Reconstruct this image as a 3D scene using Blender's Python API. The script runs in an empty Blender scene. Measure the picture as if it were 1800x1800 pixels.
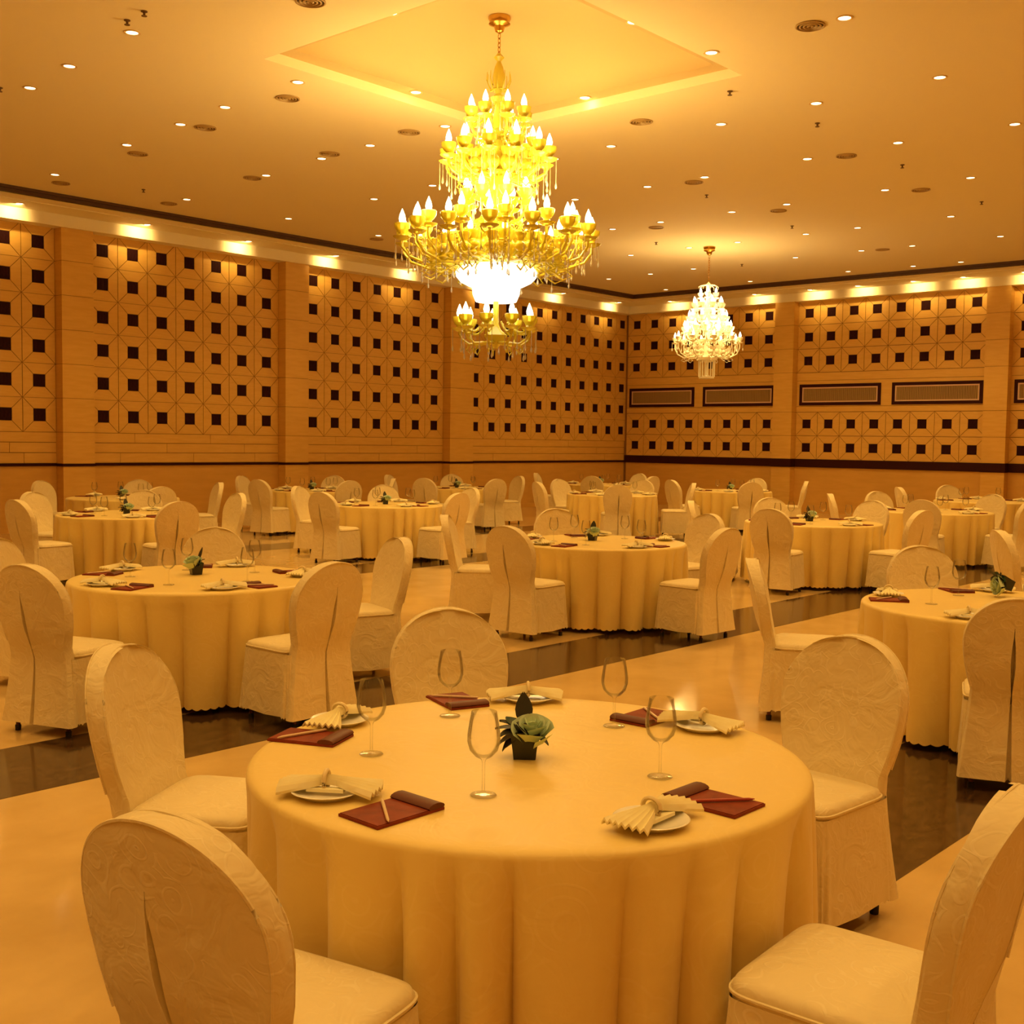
import bpy, bmesh, math, random
from mathutils import Vector, Matrix
random.seed(7)
R = math.radians
sin, cos, pi = math.sin, math.cos, math.pi
SC = bpy.context.scene
COL = SC.collection

# ------------------------------------------------------------------ camera, world, exposure
EYE = 1.69
def cam_axes(yaw, pitch, roll):
    r = Vector((cos(yaw), sin(yaw), 0)); f = Vector((-sin(yaw), cos(yaw), 0)); u = Vector((0, 0, 1))
    f2 = f*cos(pitch) - u*sin(pitch); u2 = u*cos(pitch) + f*sin(pitch)
    return r*cos(roll) + u2*sin(roll), f2, u2*cos(roll) - r*sin(roll)
CX, CF, CU = cam_axes(-.84611, .06064, .01369)
cam = bpy.data.cameras.new('camera'); camo = bpy.data.objects.new('camera', cam); COL.objects.link(camo)
cam.sensor_fit = 'HORIZONTAL'; cam.sensor_width = 36.0; cam.lens = 36.0*2047.4/1800
cam.clip_start = .05; cam.clip_end = 100
camo.matrix_world = Matrix(((CX.x, CU.x, -CF.x, 0), (CX.y, CU.y, -CF.y, 0), (CX.z, CU.z, -CF.z, EYE), (0, 0, 0, 1)))
SC.camera = camo
w = bpy.data.worlds.new('world'); SC.world = w; w.use_nodes = True
w.node_tree.nodes['Background'].inputs[0].default_value = (.02, .012, .004, 1)
w.node_tree.nodes['Background'].inputs[1].default_value = .2
SC.view_settings.view_transform = 'Standard'; SC.view_settings.look = 'None'
SC.view_settings.gamma = 1; SC.view_settings.use_curve_mapping = False
SC.view_settings.exposure = 0.0
SC.cycles.max_bounces = 6; SC.cycles.diffuse_bounces = 4; SC.cycles.glossy_bounces = 2; SC.cycles.transmission_bounces = 3
SC.cycles.caustics_reflective = False; SC.cycles.caustics_refractive = False; SC.cycles.adaptive_threshold = .02
WARM = (1.0, .63, .185)        # colour of every lamp in the hall
P_DOWN, P_CORN, P_TRAY, P_CH1, P_CH2 = 59, 40, 3, 340, 160

# ------------------------------------------------------------------ helpers
class MB:
    def __init__(s): s.v = []; s.f = []
    def add(s, vs, fs):
        b = len(s.v); s.v += [tuple(v) for v in vs]; s.f += [tuple(i+b for i in f) for f in fs]; return s
    def box(s, x0, x1, y0, y1, z0, z1):
        return s.add([(x0,y0,z0),(x1,y0,z0),(x1,y1,z0),(x0,y1,z0),(x0,y0,z1),(x1,y0,z1),(x1,y1,z1),(x0,y1,z1)],
                     [(0,3,2,1),(4,5,6,7),(0,1,5,4),(1,2,6,5),(2,3,7,6),(3,0,4,7)])
    def lathe(s, prof, n=24, c=(0,0,0), cap0=False, cap1=False):
        vs, fs = [], []
        for r, z in prof:
            vs += [(c[0]+r*cos(2*pi*k/n), c[1]+r*sin(2*pi*k/n), c[2]+z) for k in range(n)]
        for i in range(len(prof)-1):
            for k in range(n):
                a, b = i*n+k, i*n+(k+1) % n
                fs.append((a, b, b+n, a+n))
        if cap0: fs.append(tuple(reversed(range(n))))
        if cap1: fs.append(tuple(range((len(prof)-1)*n, len(prof)*n)))
        return s.add(vs, fs)
    def tube(s, pts, r, n=8, r1=None):
        pts = [Vector(p) for p in pts]; m = len(pts); vs, fs = [], []
        for i, p in enumerate(pts):
            d = (pts[min(i+1, m-1)] - pts[max(i-1, 0)]).normalized()
            a = d.orthogonal().normalized() if abs(d.z) > .9 else Vector((0,0,1)).cross(d).normalized()
            if abs(d.z) > .9: a = Vector((1,0,0)) - d*d.x; a.normalize()
            b = d.cross(a)
            rr = r if r1 is None else r + (r1-r)*i/(m-1)
            vs += [p + a*rr*cos(2*pi*k/n) + b*rr*sin(2*pi*k/n) for k in range(n)]
        for i in range(m-1):
            for k in range(n):
                q, t = i*n+k, i*n+(k+1) % n
                fs.append((q, t, t+n, q+n))
        fs += [tuple(reversed(range(n))), tuple(range((m-1)*n, m*n))]
        return s.add(vs, fs)
    def rings(s, rl, cap0=True, cap1=True):
        n = len(rl[0]); vs = [p for r in rl for p in r]; fs = []
        for i in range(len(rl)-1):
            for k in range(n):
                a, b = i*n+k, i*n+(k+1) % n
                fs.append((a, b, b+n, a+n))
        if cap0: fs.append(tuple(reversed(range(n))))
        if cap1: fs.append(tuple(range((len(rl)-1)*n, len(rl)*n)))
        return s.add(vs, fs)
    def mesh(s, name, mat, smooth=None, recalc=True):
        me = bpy.data.meshes.new(name); me.from_pydata(s.v, [], s.f)
        if recalc:
            bm = bmesh.new(); bm.from_mesh(me); bmesh.ops.recalc_face_normals(bm, faces=bm.faces); bm.to_mesh(me); bm.free()
        if smooth is not None:
            me.polygons.foreach_set('use_smooth', [True]*len(me.polygons))
            me.set_sharp_from_angle(angle=R(smooth))
        me.materials.append(mat); me.update(); return me

def link(name, me, parent=None, loc=(0,0,0), rz=0.0):
    o = bpy.data.objects.new(name, me); COL.objects.link(o)
    o.location = loc; o.rotation_euler = (0, 0, rz)
    if parent: o.parent = parent
    return o
def tag(o, label, cat, group=None):
    o['label'] = label; o['category'] = cat
    if group: o['group'] = group
    return o
def thing(name, label, cat, loc=(0,0,0), rz=0.0, group=None):
    return tag(link(name, None, None, loc, rz), label, cat, group)
def struct(o): o['kind'] = 'structure'; return o
def dup(root, loc, rz, label, group):
    r = root.copy(); COL.objects.link(r); r.location = loc; r.rotation_euler = (0, 0, rz)
    r['label'] = label; r['group'] = group
    for ch in list(root.children):
        c = ch.copy(); COL.objects.link(c); c.parent = r
        for g in list(ch.children):
            d = g.copy(); COL.objects.link(d); d.parent = c
    return r
ORD = ['zeroth','first','second','third','fourth','fifth','sixth','seventh','eighth','ninth','tenth','eleventh','twelfth']

# ------------------------------------------------------------------ materials
def newmat(name):
    m = bpy.data.materials.new(name); m.use_nodes = True
    return m, m.node_tree, m.node_tree.nodes['Principled BSDF']
def nd(nt, t, **kw):
    n = nt.nodes.new(t)
    for k, v in kw.items():
        if k in n.inputs.keys(): n.inputs[k].default_value = v
        else: setattr(n, k, v)
    return n
def plain(name, col, rough=.5, metal=0.0, spec=.5, sheen=0.0):
    m, nt, b = newmat(name)
    b.inputs['Base Color'].default_value = (*col, 1); b.inputs['Roughness'].default_value = rough
    b.inputs['Metallic'].default_value = metal; b.inputs['Specular IOR Level'].default_value = spec
    if sheen: b.inputs['Sheen Weight'].default_value = sheen
    return m
def mottled(name, c1, c2, scale, rough=.5, stretch=(1,1,1), detail=4, bump=0.0, spec=.5, lo=.35, hi=.65, dist=0.0):
    m, nt, b = newmat(name)
    tc = nd(nt, 'ShaderNodeTexCoord'); mp = nd(nt, 'ShaderNodeMapping'); mp.inputs['Scale'].default_value = stretch
    no = nd(nt, 'ShaderNodeTexNoise'); no.inputs['Scale'].default_value = scale; no.inputs['Detail'].default_value = detail
    no.inputs['Distortion'].default_value = dist
    cr = nd(nt, 'ShaderNodeValToRGB')
    cr.color_ramp.elements[0].position = lo; cr.color_ramp.elements[0].color = (*c1, 1)
    cr.color_ramp.elements[1].position = hi; cr.color_ramp.elements[1].color = (*c2, 1)
    L = nt.links.new
    L(tc.outputs['Object'], mp.inputs[0]); L(mp.outputs[0], no.inputs['Vector']); L(no.outputs[0], cr.inputs[0]); L(cr.outputs[0], b.inputs['Base Color'])
    b.inputs['Roughness'].default_value = rough; b.inputs['Specular IOR Level'].default_value = spec
    if bump:
        bp = nd(nt, 'ShaderNodeBump'); bp.inputs['Strength'].default_value = bump; bp.inputs['Distance'].default_value = .01
        L(no.outputs[0], bp.inputs['Height']); L(bp.outputs[0], b.inputs['Normal'])
    return m
def damask(name, base, line, scale, freq, rough, wrinkle=.25, amount=.6):
    """woven cloth with a scrolling pattern a little lighter than its ground, and soft creases"""
    m, nt, b = newmat(name); L = nt.links.new
    tc = nd(nt, 'ShaderNodeTexCoord')
    ns = nd(nt, 'ShaderNodeTexNoise'); ns.inputs['Scale'].default_value = scale*.5; ns.inputs['Detail'].default_value = 1
    vm = nd(nt, 'ShaderNodeVectorMath', operation='SCALE'); vm.inputs['Scale'].default_value = .12
    va = nd(nt, 'ShaderNodeVectorMath', operation='ADD')
    vo = nd(nt, 'ShaderNodeTexVoronoi'); vo.inputs['Scale'].default_value = scale
    mu = nd(nt, 'ShaderNodeMath', operation='MULTIPLY'); mu.inputs[1].default_value = freq
    sn = nd(nt, 'ShaderNodeMath', operation='SINE')
    mr = nd(nt, 'ShaderNodeMapRange'); mr.inputs['From Min'].default_value = .62; mr.inputs['From Max'].default_value = .95
    n2 = nd(nt, 'ShaderNodeTexNoise'); n2.inputs['Scale'].default_value = scale*.8; n2.inputs['Detail'].default_value = 1
    m2 = nd(nt, 'ShaderNodeMapRange'); m2.inputs['From Min'].default_value = .4; m2.inputs['From Max'].default_value = .55
    mm = nd(nt, 'ShaderNodeMath', operation='MULTIPLY')
    m3 = nd(nt, 'ShaderNodeMath', operation='MULTIPLY'); m3.inputs[1].default_value = amount
    mix = nd(nt, 'ShaderNodeMix', data_type='RGBA'); mix.inputs[6].default_value = (*base, 1); mix.inputs[7].default_value = (*line, 1)
    L(tc.outputs['Object'], ns.inputs['Vector']); L(ns.outputs[1], vm.inputs[0]); L(tc.outputs['Object'], va.inputs[0]); L(vm.outputs[0], va.inputs[1])
    L(va.outputs[0], vo.inputs['Vector']); L(vo.outputs[0], mu.inputs[0]); L(mu.outputs[0], sn.inputs[0]); L(sn.outputs[0], mr.inputs[0])
    L(tc.outputs['Object'], n2.inputs['Vector']); L(n2.outputs[0], m2.inputs[0]); L(mr.outputs[0], mm.inputs[0]); L(m2.outputs[0], mm.inputs[1])
    L(mm.outputs[0], m3.inputs[0]); L(m3.outputs[0], mix.inputs[0]); L(mix.outputs[2], b.inputs['Base Color'])
    wn = nd(nt, 'ShaderNodeTexNoise'); wn.inputs['Scale'].default_value = 7; wn.inputs['Detail'].default_value = 3; wn.inputs['Distortion'].default_value = 1.2
    ad = nd(nt, 'ShaderNodeMath', operation='MULTIPLY_ADD'); ad.inputs[1].default_value = .045
    bp = nd(nt, 'ShaderNodeBump'); bp.inputs['Strength'].default_value = wrinkle; bp.inputs['Distance'].default_value = .03
    L(tc.outputs['Object'], wn.inputs['Vector']); L(mm.outputs[0], ad.inputs[0]); L(wn.outputs[0], ad.inputs[2]); L(ad.outputs[0], bp.inputs['Height']); L(bp.outputs[0], b.inputs['Normal'])
    b.inputs['Roughness'].default_value = rough; b.inputs['Sheen Weight'].default_value = .15
    b.inputs['Specular IOR Level'].default_value = .35
    return m
def glow(name, col, strength):
    m, nt, b = newmat(name); m.cycles.emission_sampling = 'NONE'
    b.inputs['Base Color'].default_value = (*col, 1)
    b.inputs['Emission Color'].default_value = (*col, 1); b.inputs['Emission Strength'].default_value = strength
    return m
def clear(name, tint, gl=.9):
    """thin clear glass: what is behind shows, the rim turns reflective"""
    m, nt, b = newmat(name); nt.nodes.remove(b); L = nt.links.new
    tr = nd(nt, 'ShaderNodeBsdfTransparent'); tr.inputs[0].default_value = (*tint, 1)
    gs = nd(nt, 'ShaderNodeBsdfGlossy'); gs.inputs['Roughness'].default_value = .12
    lw = nd(nt, 'ShaderNodeLayerWeight'); lw.inputs[0].default_value = .20
    mu = nd(nt, 'ShaderNodeMath', operation='MULTIPLY_ADD'); mu.inputs[1].default_value = gl*.62; mu.inputs[2].default_value = .015
    mx = nd(nt, 'ShaderNodeMixShader')
    L(lw.outputs['Fresnel'], mu.inputs[0]); L(mu.outputs[0], mx.inputs[0]); L(tr.outputs[0], mx.inputs[1]); L(gs.outputs[0], mx.inputs[2])
    L(mx.outputs[0], nt.nodes['Material Output'].inputs[0])
    return m

M = {}
M['floor'] = mottled('beige_marble', (.60,.40,.155), (.70,.48,.20), 2.2, .10, detail=6, spec=.6)
M['strip'] = mottled('brown_marble', (.035,.017,.007), (.105,.055,.024), 7, .12, stretch=(1,2,1), detail=8, spec=.55, dist=1.5, lo=.3, hi=.75)
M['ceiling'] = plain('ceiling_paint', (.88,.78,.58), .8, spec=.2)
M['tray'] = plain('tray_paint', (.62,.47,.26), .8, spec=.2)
M['cornice'] = plain('cornice_paint', (.92,.84,.66), .6, spec=.3)
M['darktrim'] = plain('dark_stained_moulding', (.085,.035,.012), .5)
M['rail'] = plain('wine_brown_rail', (.035,.005,.004), .6, spec=.15)
M['panel'] = mottled('honey_veneer', (.72,.43,.10), (.77,.48,.12), 3.0, .5, stretch=(1,1,6), detail=5, spec=.4)
M['wall'] = mottled('honey_veneer_plain', (.66,.38,.09), (.71,.42,.105), 2.0, .4, stretch=(1,1,5), detail=4, spec=.4)
M['gap'] = plain('panel_joint', (.30,.15,.04), .8, spec=.1)
M['inset'] = mottled('wine_inset', (.020,.003,.004), (.035,.006,.007), 20, .7, stretch=(4,4,1), spec=.12)
M['vent'] = plain('vent_slat', (.42,.27,.11), .5)
M['ventback'] = plain('vent_shadow', (.10,.055,.02), .9)
M['ventrim'] = plain('vent_inner_rim', (.72,.50,.36), .5)
M['gold'] = damask('gold_satin', (.84,.63,.21), (.88,.68,.26), 7, 30, .42, .12, .35)
M['cover'] = damask('cream_damask', (.80,.66,.37), (.92,.80,.54), 12, 24, .55, .42, .36)
M['leg'] = plain('bronze_leg', (.10,.030,.012), .35, .6)
M['cap'] = plain('black_foot_cap', (.015,.010,.008), .6)
M['china'] = plain('white_china', (.86,.82,.74), .2)
M['napkin'] = mottled('cream_napkin', (.90,.80,.47), (.94,.86,.56), 30, .7)
M['band'] = plain('napkin_band', (.80,.64,.34), .4)
M['leather'] = mottled('chestnut_leather', (.19,.030,.010), (.25,.042,.014), 25, .55, bump=.1, spec=.15)
M['leatherdark'] = plain('dark_chestnut_leather', (.13,.035,.015), .5, spec=.25)
M['pencream'] = plain('cream_pen', (.75,.55,.35), .35)
M['penred'] = plain('red_pen', (.42,.06,.03), .35)
M['pot'] = plain('black_green_pot', (.018,.020,.012), .35)
M['rose'] = plain('pale_sage_petals', (.60,.72,.52), .6)
M['leaf'] = plain('dark_leaf', (.030,.028,.014), .5)
M['leafgreen'] = plain('deep_green_leaf', (.022,.06,.030), .5)
M['glass'] = clear('wine_glass_glass', (.99,.985,.97))
M['lens'] = glow('lamp_lens', (1.0,.80,.42), 7)
M['ring'] = plain('lamp_ring', (.72,.52,.26), .4)
M['diffuser'] = plain('air_diffuser_paint', (.46,.31,.14), .5)
M['slot'] = plain('diffuser_slot', (.07,.035,.012), .8)
M['brass'] = plain('polished_brass', (.62,.36,.08), .25, 1.0)
M['amber'] = plain('amber_glass', (1.0,.86,.10), .15)
M['amber'].node_tree.nodes['Principled BSDF'].inputs['Transmission Weight'].default_value = .35
M['crystal'] = plain('crystal', (.95,.90,.80), .08)
M['crystal'].node_tree.nodes['Principled BSDF'].inputs['Transmission Weight'].default_value = .5
M['pearl'] = plain('lit_crystal', (.96,.92,.78), .25)
M['bulb'] = glow('candle_bulb', (1.0,.88,.52), 8)
M['bowlglow'] = glow('lit_glass_bowl', (1.0,.92,.70), 3); M['bowlglow'].cycles.emission_sampling = 'AUTO'
M['bulbwhite'] = glow('candle_bulb_white', (1.0,.92,.68), 6)
M['sprinkler'] = plain('sprinkler_bronze', (.14,.07,.025), .5)

# ------------------------------------------------------------------ the room
XW, YW, X0, Y0, ZC = 26.9, 19.6, -6.0, -2.6, 5.58      # far right wall, left wall, the two walls behind the camera, ceiling
PL, PR = .5994, .592                                   # panel module on the two walls
fl = struct(link('floor', MB().box(X0-.3, XW+.3, Y0-.3, YW+.3, -.2, 0).mesh('floor', M['floor'])))
for y0 in (1.81, 5.28, 11.10, 14.35):
    link('stone_strip', MB().box(X0, XW, y0, y0+.85, -.01, .0012).mesh('stone_strip', M['strip']), fl)
# ceiling with its sunken tray
TX0, TX1, TY0, TY1 = 7.43, 10.97, 6.55, 10.07
cm = MB()
cm.box(X0-.3, TX0, Y0-.3, YW+.3, ZC, ZC+.10).box(TX1, XW+.3, Y0-.3, YW+.3, ZC, ZC+.10)
cm.box(TX0, TX1, Y0-.3, TY0, ZC, ZC+.10).box(TX0, TX1, TY1, YW+.3, ZC, ZC+.10)
ce = struct(link('ceiling', cm.mesh('ceiling', M['ceiling'])))
tm = MB(); Z1, Z2 = ZC+.10, 6.16
tcx, tcy, hx, hy = (TX0+TX1)/2, (TY0+TY1)/2, (TX1-TX0)/2, (TY1-TY0)/2
prof = [(.30, Z1), (-.22, Z1), (-.22, Z1+.02)] + [(-.22-1.10*(1-cos(q)), Z1+.02+(Z2-Z1-.02)*sin(q)) for q in [pi/2*k/12 for k in range(1, 13)]]
def square(o, z):
    pts = []
    for (ax, ay), (bx, by) in (((-1,-1),(1,-1)), ((1,-1),(1,1)), ((1,1),(-1,1)), ((-1,1),(-1,-1))):
        for k in range(6): u = k/6; pts.append((tcx+(ax+(bx-ax)*u)*(hx+o), tcy+(ay+(by-ay)*u)*(hy+o), z))
    return pts
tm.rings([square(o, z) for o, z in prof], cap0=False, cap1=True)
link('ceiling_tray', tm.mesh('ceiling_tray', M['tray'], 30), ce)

def cell_panel(s, kind):
    """one square wall panel in its own plane (x right, z up, front at y = 0, the wall behind at y = +.02): four mitred boards around a square hole"""
    m = MB(); a = s/2 - .006; h = .112; g = .005; t = .014
    for k in range(4):
        c, d = cos(k*pi/2), sin(k*pi/2)
        q = [(-a+g*1.4, -a), (a-g*1.4, -a), (h-g*1.4, -h), (-h+g*1.4, -h)]
        q = [(x*c - z*d, x*d + z*c) for x, z in q]
        vs = [(x, 0, z) for x, z in q] + [(x, t, z) for x, z in q]
        m.add(vs, [(0,1,2,3)] + [(i, (i+1) % 4, (i+1) % 4+4, i+4) for i in range(4)])
    return m.mesh('panel', M['panel'], recalc=True)
def inset_mesh():
    m = MB(); h = .104
    m.box(-h, h, .004, .016, -h, h)
    for k in (-1, 0, 1): m.box(k*.066-.026, k*.066+.026, .0005, .004, -h+.012, h-.012)
    return m.mesh('inset', M['inset'])
INS = inset_mesh()
def place_panels(wall, me, cells, onto):
    """onto(u, z) gives (location, rotation about z)"""
    for u, z in cells:
        loc, rz = onto(u, z)
        p = link('panel', me, wall, loc, rz)
        link('inset', INS, p)
def board(wall, name, u0, u1, z0, z1, y0, y1, onto, mat):
    loc, rz = onto(0, 0)
    m = MB().box(u0, u1, y0, y1, z0, z1)
    return link(name, m.mesh(name, mat), wall, loc, rz)

# left wall (the plane Y = YW, panels proud of the backing, pilasters prouder)
wl = struct(link('wall_left', MB().box(X0-.3, XW+.3, YW+.02, YW+.3, 0, 6.3).mesh('wall_left', M['gap'])))
ontoL = lambda u, z: ((u, YW, z), 0)
pmL = cell_panel(PL, 'left')
zl = [5.007-.594*k for k in range(6)]
bays = [(10.932-.2994-.600-7*PL+.2997, 7), (10.932, 7), (15.728, 7), (20.728, 11)]
cells = []
for x0, n in bays:
    cells += [(x0+i*PL, z) for i in range(n) for z in zl]
place_panels(wl, pmL, cells, ontoL)
for x0, n in bays:
    a, b = x0-PL/2, x0+(n-.5)*PL
    b = min(b, XW)
    for z0, z1 in ((1.565, 1.735), (1.385, 1.555), (1.20, 1.375)):
        cut = [a] + [a+(b-a)*q for q in ((.22,.61) if z0 > 1.5 else (.38,.8) if z0 > 1.3 else (.15,.52,.86))] + [b]
        for c, d in zip(cut[:-1], cut[1:]): board(wl, 'board', c+.004, d-.004, z0, z1, 0, .018, ontoL, M['panel'])
    board(wl, 'lower_panel', a+.002, b-.002, .10, 1.145, 0, .018, ontoL, M['wall'])
    board(wl, 'header', a, b, 5.307, 5.5, .004, .018, ontoL, M['panel'])
zj = [.0, 1.145, 1.74] + [1.74+.594*k for k in range(1, 6)] + [5.305]
def pilaster(wall, u0, u1, zs, onto):
    for k in range(len(zs)-1): board(wall, 'pilaster_block', u0, u1, zs[k]+.004, zs[k+1]-.004, -.235, .018, onto, M['panel'])
    board(wall, 'pilaster_core', u0+.006, u1-.006, 0, zs[-1], -.228, .02, onto, M['gap'])
for u0, u1 in ((5.24, 5.84), (10.035, 10.63), (14.83, 15.425), (19.63, 20.425)): pilaster(wl, u0, u1, zj, ontoL)
board(wl, 'lower_panel', X0, 5.24, .1, 5.4, 0, .018, ontoL, M['wall'])
struct(link('trim_1', MB().box(X0, XW, YW-.03, YW+.02, 1.148, 1.192).mesh('trim', M['rail'])))
for u0, u1 in ((5.24, 5.84), (10.035, 10.63), (14.83, 15.425), (19.63, 20.425)):
    struct(link('trim_2', MB().box(u0-.015, u1+.015, YW-.255, YW-.031, 1.148, 1.192).mesh('trim', M['rail'])))
struct(link('baseboard_left', MB().box(X0, XW, YW-.012, YW+.02, 0, .10).mesh('baseboard', M['wall'])))

# right wall (the plane X = XW), seen from the room u runs along -Y
wr = struct(link('wall_right', MB().box(XW+.02, XW+.3, Y0-.3, YW+.3, 0, 6.3).mesh('wall_right', M['gap'])))
ontoR = lambda u, z: ((XW, -u, z), -pi/2)
pmR = cell_panel(PR, 'right')
zr = [4.987, 4.395, 3.803, 2.227, 1.635]
bayR = [(19.23, 8), (13.964, 8), (8.72, 8)]
cells = []
for y0, n in bayR: cells += [(-(y0-i*PR), z) for i in range(n) for z in zr]
place_panels(wr, pmR, cells, ontoR)
vents = []
for y0, n in bayR:
    a, b = -(y0+PR/2), -(y0-(n-.5)*PR)
    board(wr, 'board', a+.003, b-.003, 3.31, 3.50, 0, .018, ontoR, M['panel'])
    board(wr, 'board', a+.003, b-.003, 2.53, 2.66, 0, .018, ontoR, M['panel'])
    board(wr, 'board', a+.003, b-.003, 2.668, 3.302, .006, .018, ontoR, M['panel'])
    board(wr, 'lower_panel', a, b, .10, 1.142, 0, .018, ontoR, M['wall'])
    board(wr, 'header', a, b, 5.287, 5.5, .004, .018, ontoR, M['panel'])
    mid = (a+b)/2
    vents += [(a+.09, mid-.14), (mid+.14, b-.09)]
zjr = [.0, 1.142, 1.343, 1.931, 2.523, 3.507, 4.099, 4.691, 5.283]
for u0, u1 in ((-14.79, -14.26), (-9.52, -9.0)): pilaster(wr, u0, u1, zjr, ontoR)
board(wr, 'lower_panel', -3.9, -Y0, .1, 5.4, 0, .018, ontoR, M['wall'])
struct(link('trim_3', MB().box(XW-.035, XW+.02, Y0, YW-.04, 1.142, 1.343).mesh('trim', M['rail'])))
for y1, y0 in ((14.79, 14.26), (9.52, 9.0)):
    struct(link('trim_4', MB().box(XW-.265, XW-.036, y0-.02, y1+.02, 1.142, 1.343).mesh('trim', M['rail'])))
struct(link('baseboard_right', MB().box(XW-.012, XW+.02, Y0, YW-.02, 0, .10).mesh('baseboard', M['wall'])))
# the two walls behind the viewer
struct(link('wall_back', MB().box(X0-.3, X0, Y0, YW, 0, 6.3).mesh('wall_back', M['wall'])))
struct(link('wall_near', MB().box(X0-.3, XW+.3, Y0-.3, Y0, 0, 6.3).mesh('wall_near', M['wall'])))

# cornice ledges: ledge with lamps, lit face, dark moulding where the ledge meets the ceiling
FL, FR, SL, SR, ZS = 19.33, 26.66, 18.21, 25.28, 5.48
cl = MB().box(X0, FR, SL, FL, ZS, ZS+.03).box(X0, XW, FL, YW+.02, 5.275, ZS+.03).box(X0, FR-.01, FL-.012, FL, 5.275, 5.298).box(X0, SR+.5, 18.62, 18.64, ZS-.012, ZS)
c1 = struct(link('trim_5', cl.mesh('cornice', M['cornice'])))
link('dark_moulding', MB().box(X0, SR+.02, SL-.02, SL+.05, ZS, ZS+.055).box(X0, SR-.02, SL-.06, SL+.05, ZS+.055, ZC).mesh('dark_moulding', M['darktrim']), c1)
crr = MB().box(SR, FR, Y0, SL, ZS, ZS+.03).box(FR, XW+.02, Y0, FL, 5.275, ZS+.03).box(FR-.012, FR, Y0, FL-.01, 5.275, 5.298).box(25.70, 25.72, Y0, 18.6, ZS-.012, ZS)
c2 = struct(link('trim_6', crr.mesh('cornice', M['cornice'])))
link('dark_moulding', MB().box(SR-.02, SR+.05, Y0, SL-.021, ZS, ZS+.055).box(SR-.06, SR+.05, Y0, SL-.061, ZS+.055, ZC).mesh('dark_moulding', M['darktrim']), c2)

# ------------------------------------------------------------------ ceiling fittings
def spot(parent, z, power, angle, blend=.5, size=.04):
    l = bpy.data.lights.new('lamp_light', 'SPOT'); l.energy = power; l.color = WARM
    l.spot_size = R(angle); l.spot_blend = blend; l.shadow_soft_size = size
    o = bpy.data.objects.new('lamp_light', l); COL.objects.link(o); o.parent = parent; o.location = (0, 0, z)
    return o
ringm = MB().lathe([(.078,0),(.080,-.006),(.062,-.008),(.056,-.002)], 20).mesh('lamp_ring', M['ring'], 40)
lensm = MB().lathe([(.056,-.002),(.03,-.004)], 16, cap1=True).mesh('lens', M['lens'], 40)
rows = [  # one list per row of lamps, from the right wall side (far) to the near end
 (4.98, [10.1, 12.33, 14.65]), (6.42, [10.15, 12.38, 14.62, 17.14, 19.8]), (7.72, [12.46, 14.68, 17.17, 19.79, 22.18, 24.59]),
 (9.40, [12.48, 14.76, 17.22, 19.82, 22.22, 24.73]), (10.42, [6.14, 8.14, 10.42, 12.55, 14.77, 17.23, 19.84, 22.17, 24.71]),
 (11.87, [6.26, 8.2, 10.47, 14.83, 17.25, 19.86, 22.18, 24.62]), (12.95, [6.36, 8.29, 10.53, 12.69, 17.29, 19.83]),
 (14.42, [8.41, 10.68, 12.81, 19.9, 22.27, 24.75]), (15.64, [22.36]), (16.90, [8.67, 10.93, 13.0, 15.13, 22.45, 24.85])]
dl0 = thing('downlight', '', 'ceiling light', (0,0,ZC))
link('lamp_ring', ringm, dl0); link('lens', lensm, dl0)
spot(dl0, -.03, P_DOWN, 118, .7)
first = True
def downlight(x, y, label, group='recessed downlights in the ceiling'):
    global first
    if first: o = dl0; o.location = (x, y, ZC); o['label'] = label; o['group'] = group; first = False
    else: o = dup(dl0, (x, y, ZC), 0, label, group)
    return o
for k, (y, xs) in enumerate(rows):
    for i, x in enumerate(reversed(xs)):
        o = downlight(x, y, 'glowing ceiling downlight, %s from the far end of the %s row from left wall' % (ORD[i+1], ORD[len(rows)-k]))
# the same grid of lamps goes on over the tables behind and beside the viewer
OUT = 'glowing ceiling downlight out of view over the near end of the hall'
for y in (-1.4, .3, 2.0, 3.6):
    for x in (-3.6, -1.0, 1.6, 4.1, 6.2, 8.3, 10.4, 12.6, 14.8, 17.2, 19.8, 22.2): downlight(x, y, OUT, 'downlights out of view')
for y in (5.0, 6.42, 7.72, 9.4, 10.42, 12.95, 16.0):
    for x in (-3.6, -1.0, 1.6, 4.1): downlight(x, y, OUT, 'downlights out of view')
# round air diffusers
dif_ring = MB()
for r in (.135, .100, .065, .030): dif_ring.lathe([(r,0),(r+.004,-.012),(r-.010,-.016),(r-.016,0)], 24)
dfm = dif_ring.mesh('rings', M['diffuser'], 40)
dbm = MB().lathe([(.136,-.001),(.10,-.0015)], 24, cap1=True).mesh('dark_core', M['slot'])
DF = [(10.08,5.31),(6.73,8.44),(14.84,7.23),(17.48,7.29),(11.76,8.41),(14.94,9.7),(17.59,9.75),(22.28,10.03),(8.44,10.99),(10.33,10.97),(17.62,12.22),(8.57,12.83),(10.42,12.64),(8.76,14.74),(10.65,14.72),(9.01,17.38),(10.93,17.43),(15.37,17.22)]
DFW = ['largest in view, near the top right','cut by the top edge of the picture','right of the big chandelier, nearer one of a pair','right of the big chandelier, farther one of a pair','by the right corner of the tray','centre of the right half, nearer','centre of the right half, farther','faint, near the right cornice','left of the tray, nearer','left of the tray, beside the chandelier top','above and left of the white chandelier','second row left of tray, nearer','second row left of tray, farther','third row from tray, nearer','third row from tray, farther','beside left cornice, nearest','beside left cornice, middle','beside left cornice, by the chandelier']
for (x, y), wd in zip(DF, DFW):
    t = thing('air_diffuser', 'round slotted ceiling vent, ' + wd, 'vent', (x, y, ZC), 0, 'round ceiling vents')
    link('rings', dfm, t); link('dark_core', dbm, t)
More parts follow.
